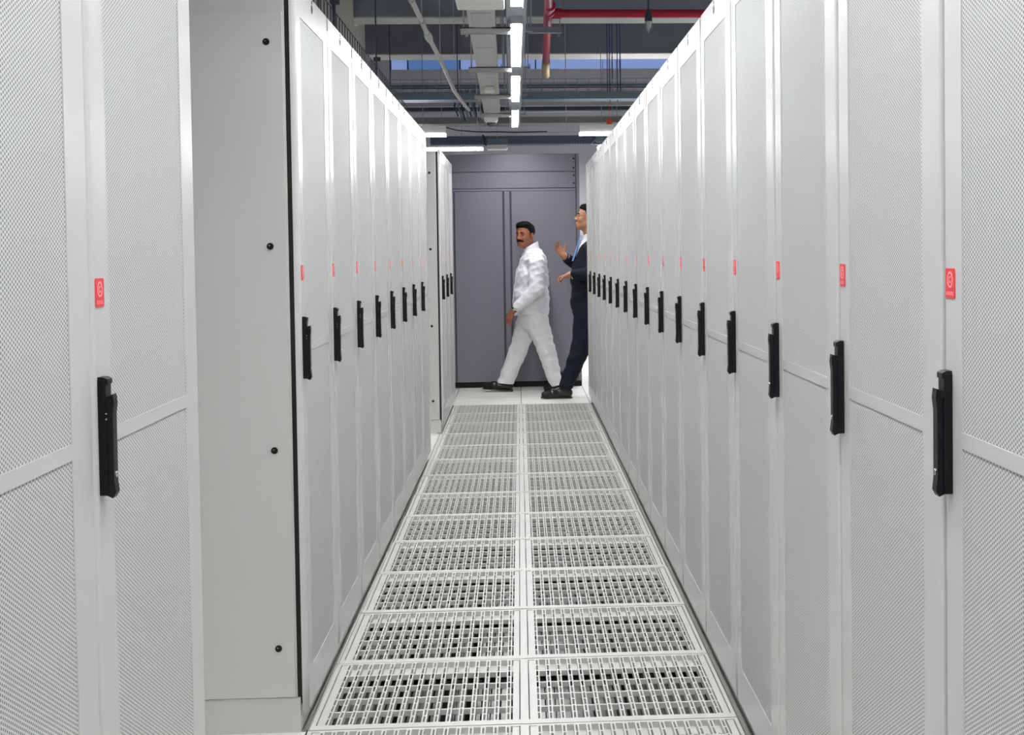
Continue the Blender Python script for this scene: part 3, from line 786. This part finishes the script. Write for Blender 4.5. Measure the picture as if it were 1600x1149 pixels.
shirt_m = mat('white_cotton', rgb(236, 236, 240), rough=.85, spec=.2, bump=.15, bscale=60)
trouser_m = mat('off_white_twill', rgb(232, 230, 232), rough=.85, spec=.2, bump=.15, bscale=60)
suit_m = mat('navy_suit_wool', rgb(22, 26, 38), rough=.8, spec=.25, bump=.1, bscale=80)
hair_m = mat('black_hair', rgb(12, 10, 10), rough=.75, spec=.15, bump=.5, bscale=150)
skin1 = mat('brown_skin', rgb(150, 92, 66), rough=.5, bump=.05, bscale=200, var=.08, vscale=18)
skin2 = mat('tan_skin', rgb(176, 122, 92), rough=.5, bump=.05, bscale=200, var=.06, vscale=18)
shoe_m = mat('black_shoe_leather', rgb(14, 14, 16), rough=.28)

# --- man in white, walking left, head turned to the camera
m1 = empty('person', (0, 12.5, 0)); tag(m1, 'person in white shirt and trousers with moustache striding left in front of the lilac cabinet', 'person')
NS, FS = -1, 1      # near side (towards the camera) is -y
R1 = frame_from((-.56, -.83), pitch=-.02)
hc = (.056, -.02, 1.487)
B = Field((-.42, -.36, -.02), (.50, .36, 1.66), .005)
P1 = head(B, hc, R1, s=.97, neck_to=(.125, 0, 1.33))
B.cone((.13, 0, 1.22), (.11, 0, .80), .09, .11, .03, sy=1.2)
B.cone((.15, -.13, 1.22), (.15, .13, 1.22), .05, .05, .02)
B.cone((.165, -.18, 1.235), (.135, -.235, .965), .050, .042, .02); B.cone((.135, -.235, .965), (-.045, -.225, .80), .042, .028, .015)
B.cone((.15, .18, 1.24), (.18, .24, .97), .050, .042, .02); B.cone((.18, .24, .97), (.12, .25, .75), .042, .028, .015)
B.cone((.12, -.07, .74), (.235, -.085, .41), .085, .055, .03); B.cone((.235, -.085, .41), (.34, -.08, .10), .055, .038, .02)
B.cone((.09, .07, .74), (-.02, .085, .40), .085, .055, .03); B.cone((-.02, .085, .40), (-.15, .085, .09), .055, .038, .02)
hand(B, (-.068, -.225, .775), (-.40, .0, -.92), (.6, .75, -.2), -1, (.35, .4, .45, .5), .04, s=.86)
hand(B, (.115, .25, .735), (-.1, 0, -1), (-.6, -.7, 0), 1, (.35, .4, .45, .5), .04, s=.86)
body = B.build('body', skin1, m1)
eyes(P1, R1, .97, m1, skin1)
# shirt
S = Field((-.20, -.36, .66), (.36, .36, 1.44), .005)
S.cone((.135, 0, 1.23), (.118, 0, 1.08), .128, .150, .05, sy=1.30)
S.cone((.118, 0, 1.08), (.108, 0, .90), .150, .166, .05, sy=1.18)
S.cone((.108, 0, .90), (.110, 0, .74), .166, .170, .03, sy=1.12)
S.cone((.150, -.150, 1.245), (.150, .150, 1.245), .078, .078, .05)
S.cone((.130, 0, 1.30), (.118, 0, 1.375), .095, .066, .03)
S.cone((.165, -.20, 1.225), (.150, -.245, .975), .080, .068, .03)
S.cone((.150, -.245, .975), (-.020, -.228, .822), .066, .047, .02)
S.cone((.150, .20, 1.225), (.185, .245, .975), .078, .066, .03); S.cone((.185, .245, .975), (.125, .25, .78), .066, .045, .02)
folds(S, .0030, [(40, 12, 46, .3, .9), (-46, 20, 80, 1.3, .8), (90, -30, 40, 2.2, .35), (25, 40, 120, .7, .35)])
X, Y, Z = S.coords()
arm = (X < .0) & (Y < -.17)
cut = np.where(arm, -1.0, .742+.012*np.sin(14*X)+.01*np.sin(9*Y)-Z).astype(np.float32)
S.g = np.maximum(S.g, cut); S.g = np.maximum(S.g, np.where(Z > 1.3, Z-(1.395-.55*(.14-X)), -1).astype(np.float32))
S.build('shirt', shirt_m, m1)
# collar
Cc = Field((-.05, -.12, 1.26), (.24, .12, 1.46), .004)
Cc.cone((.118, 0, 1.345), (.112, 0, 1.402), .078, .072, .01)
X, Y, Z = Cc.coords()
Cc.g = np.maximum(Cc.g, Z-(1.412-.52*(.15-X))); Cc.g = np.maximum(Cc.g, (1.345-.45*(.15-X))-Z).astype(np.float32)
Cc.cone((.118, 0, 1.30), (.085, 0, 1.46), .060, .060, 0, cut=True)
Cc.build('collar', shirt_m, m1)
# trousers
Tt = Field((-.32, -.24, .0), (.46, .24, .82), .005)
Tt.cone((.112, 0, .76), (.115, 0, .70), .132, .140, .03, sy=1.05)
Tt.cone((.150, -.075, .70), (.240, -.085, .41), .118, .084, .03); Tt.cone((.240, -.085, .41), (.338, -.08, .07), .086, .070, .02)
Tt.cone((.085, .075, .70), (-.018, .085, .40), .114, .084, .03); Tt.cone((-.018, .085, .40), (-.152, .085, .07), .086, .076, .02)
folds(Tt, .0028, [(50, 14, 30, .3, .9), (-36, 18, 66, 1.3, .8), (80, -30, 24, 2.2, .4)])
X, Y, Z = Tt.coords(); Tt.g = np.maximum(Tt.g, np.where(X < .1, (.072+.10*(-.09-X)) - Z, (.055+.25*(X-.28))-Z)).astype(np.float32)
Tt.g = np.maximum(Tt.g, Z-.80).astype(np.float32)
Tt.build('trousers', trouser_m, m1)
shoe(m1, (-.082, .085, .003), (-.365, .085, .030), shoe_m)
shoe(m1, (.425, -.08, .075), (.215, -.08, .004), shoe_m)
# hair
Hh = Field((-.10, -.18, 1.40), (.22, .14, 1.64), .004)
c1 = np.array(hc)
def PP(f, l, u): return c1+.97*(f*R1[0]+l*R1[1]+u*R1[2])
Hh.ell(PP(-.014, 0, .040), np.array((.106, .083, .090)), .01, R1)
Hh.ell(PP(.035, .0, .098), np.array((.055, .062, .026)), .03, R1)
X, Y, Z = Hh.coords()
f = R1[0][0]*(X-c1[0])+R1[0][1]*(Y-c1[1])+R1[0][2]*(Z-c1[2]); u = R1[2][0]*(X-c1[0])+R1[2][1]*(Y-c1[1])+R1[2][2]*(Z-c1[2])
line = np.where(f > .035, .060+.35*(f-.035), np.where(f > .004, .060-(.035-f)*2.1, np.where(f > -.032, .020, .020-2.2*(-.032-f))))
line = np.maximum(line, -.062)
Hh.g = np.maximum(Hh.g, line-u).astype(np.float32)
folds(Hh, .0012, [(120, 60, 40, 0, 1), (-90, 140, 20, 1, 1)])
Hh.build('hair', hair_m, m1)
Mo = Field((-.10, -.20, 1.36), (.12, .02, 1.48), .003)
Mo.cone(PP(.100, 0, -.050), PP(.084, .032, -.060), .0100, .0072, .004); Mo.cone(PP(.100, 0, -.050), PP(.084, -.032, -.060), .0100, .0072, .004)
Mo.build('moustache', hair_m, m1)
for q in (-1, 1):
    MB().tube([PP(.094, q*.013, .0205), PP(.091, q*.030, .027), PP(.078, q*.047, .020)], .004, 8, radii=[.0038, .0045, .002]).build('eyebrow', hair_m, m1)
wt = MB(); a = np.array((-.050, -.2255, .795)); dv = np.array((-.18, .003, -.155)); dv /= np.linalg.norm(dv)
wt.tube([a-dv*.010, a+dv*.010], .0315, 20)
wo = wt.build('wrist_watch', black, m1)
wd = MB(); wd.tube([a+np.array((.0, -.030, 0)), a+np.array((.0, -.037, 0))], .015, 16); wd.build('watch_face', chrome, wo)
# button placket and pocket edge
pk = MB(); pk.tube([(.012, -.095, 1.26), (-.016, -.10, 1.15), (-.052, -.095, 1.0), (-.066, -.09, .86), (-.058, -.09, .76)], .003, 6)
pk.build('button_placket', shirt_m, m1)

# --- man in the dark suit, half behind the right row
m2 = empty('person', (0, 12.03, 0)); tag(m2, 'person in dark suit and blue tie, half hidden by racks, gesturing and looking up', 'person')
R2 = frame_from((-.995, -.10), pitch=.22)
h2 = (.622, 0, 1.628)
B = Field((.12, -.38, -.02), (1.0, .36, 1.80), .005)
P2 = head(B, h2, R2, s=.95, neck_to=(.655, 0, 1.44))
B.cone((.65, 0, 1.35), (.62, 0, .85), .085, .10, .03, sy=1.2); B.cone((.67, -.14, 1.36), (.67, .14, 1.36), .045, .045, .02)
B.cone((.67, -.19, 1.37), (.66, -.25, 1.12), .045, .040, .02); B.cone((.66, -.25, 1.12), (.455, -.20, 1.118), .040, .028, .015)
B.cone((.67, .19, 1.37), (.575, .22, 1.175), .045, .040, .02); B.cone((.575, .22, 1.175), (.412, .10, 1.285), .040, .027, .015)
B.cone((.60, -.09, .84), (.555, -.10, .47), .085, .055, .03); B.cone((.555, -.10, .47), (.405, -.12, .10), .055, .038, .02)
B.cone((.63, .09, .84), (.67, .09, .46), .085, .055, .03); B.cone((.67, .09, .46), (.82, .09, .13), .055, .038, .02)
hand(B, (.445, -.195, 1.116), (-.93, .12, -.28), (.0, -.25, -1), 1, (.75, .85, .95, 1.0), .03, s=.85, tcurl=.8, tout=.45)
hand(B, (.410, .10, 1.290), (-.62, -.10, .78), (.35, -.85, .35), 1, (.30, .45, .55, .35), .16, s=.88, tcurl=.5, tout=.95)
B.build('body', skin2, m2)
eyes(P2, R2, .95, m2, skin2)
J = Field((.30, -.38, .74), (.94, .38, 1.56), .006)
J.cone((.645, 0, 1.33), (.618, 0, 1.10), .130, .142, .05, sy=1.32); J.cone((.618, 0, 1.10), (.612, 0, .84), .142, .150, .05, sy=1.2)
J.cone((.675, -.155, 1.375), (.675, .155, 1.375), .070, .070, .05)
J.cone((.675, 0, 1.40), (.69, 0, 1.45), .085, .062, .03)
J.cone((.67, -.20, 1.36), (.665, -.255, 1.12), .076, .064, .03); J.cone((.665, -.255, 1.12), (.50, -.21, 1.118), .064, .050, .02)
J.cone((.67, .20, 1.36), (.585, .225, 1.18), .074, .062, .03); J.cone((.585, .225, 1.18), (.452, .13, 1.255), .062, .049, .02)
folds(J, .003, [(30, 10, 22, .3, 1.0), (-26, 14, 50, 1.3, .7), (50, -20, 14, 2.2, .5)])
X, Y, Z = J.coords(); J.g = np.maximum(J.g, .795-Z).astype(np.float32)
# V opening at the chest
J.g = np.maximum(J.g, np.where((X < .62) & (Z > 1.22), (.42*(Z-1.22)-.004)-np.abs(Y+.045), -1)*1.0).astype(np.float32)
J.build('jacket', suit_m, m2)
Sh = Field((.45, -.14, 1.10), (.80, .14, 1.56), .005)
Sh.cone((.645, 0, 1.33), (.622, 0, 1.14), .122, .134, .03, sy=1.0); Sh.cone((.655, 0, 1.36), (.645, 0, 1.48), .090, .078, .03)
X, Y, Z = Sh.coords(); Sh.g = np.maximum(Sh.g, Z-(1.505-.45*(.66-X))).astype(np.float32)
Sh.build('shirt', shirt_m, m2)
for w0, w1, r0 in (((.462, .137, 1.250), (.432, .114, 1.270), .040), ((.50, -.21, 1.118), (.474, -.203, 1.117), .040)):
    MB().tube([w0, w1], r0, 18).build('shirt_cuff', shirt_m, m2)
tie_m = mat('sky_blue_tie', rgb(112, 160, 214), rough=.5)
tie = MB(); tie.prism([(-.018, 1.472), (.018, 1.472), (.013, 1.445), (.030, 1.24), (-.030, 1.24), (-.013, 1.445)], 0, 0, .012)
to = tie.build('tie', tie_m, m2)
for v in to.data.vertices:
    z = v.co.z; v.co.x += .555-(1.472-z)*.33; v.co.y -= .045
Tr = Field((.30, -.24, .05), (.92, .24, .90), .006)
Tr.cone((.615, 0, .86), (.61, 0, .80), .130, .135, .03, sy=1.1)
Tr.cone((.602, -.075, .80), (.552, -.10, .47), .115, .090, .03); Tr.cone((.552, -.10, .47), (.412, -.12, .12), .090, .064, .02)
Tr.cone((.63, .075, .80), (.67, .09, .46), .112, .086, .03); Tr.cone((.67, .09, .46), (.80, .09, .17), .086, .06, .02)
folds(Tr, .003, [(30, 10, 22, .3, 1.0), (-26, 14, 50, 1.3, .7)])
X, Y, Z = Tr.coords(); Tr.g = np.maximum(Tr.g, .085-Z).astype(np.float32)
Tr.build('trousers', suit_m, m2)
shoe(m2, (.455, -.13, .003), (.178, -.14, .010), shoe_m)
shoe(m2, (.90, .09, .09), (.69, .09, .004), shoe_m)
H2 = Field((.50, -.12, 1.53), (.76, .12, 1.80), .004); c2 = np.array(h2)
def PQ(f, l, u): return c2+.95*(f*R2[0]+l*R2[1]+u*R2[2])
H2.ell(PQ(-.016, 0, .042), np.array((.106, .083, .092)), .01, R2); H2.ell(PQ(.03, 0, .10), np.array((.05, .06, .026)), .03, R2)
X, Y, Z = H2.coords(); f = R2[0][0]*(X-c2[0])+R2[0][1]*(Y-c2[1])+R2[0][2]*(Z-c2[2]); u = R2[2][0]*(X-c2[0])+R2[2][1]*(Y-c2[1])+R2[2][2]*(Z-c2[2])
line = np.where(f > .035, .058+.35*(f-.035), np.where(f > .004, .058-(.035-f)*2.1, np.where(f > -.032, .020, .020-2.2*(-.032-f)))); line = np.maximum(line, -.06)
H2.g = np.maximum(H2.g, line-u).astype(np.float32)
H2.build('hair', hair_m, m2)
for q in (-1, 1):
    MB().tube([PQ(.094, q*.013, .0205), PQ(.091, q*.030, .027), PQ(.078, q*.047, .020)], .004, 8, radii=[.0038, .0045, .002]).build('eyebrow', hair_m, m2)
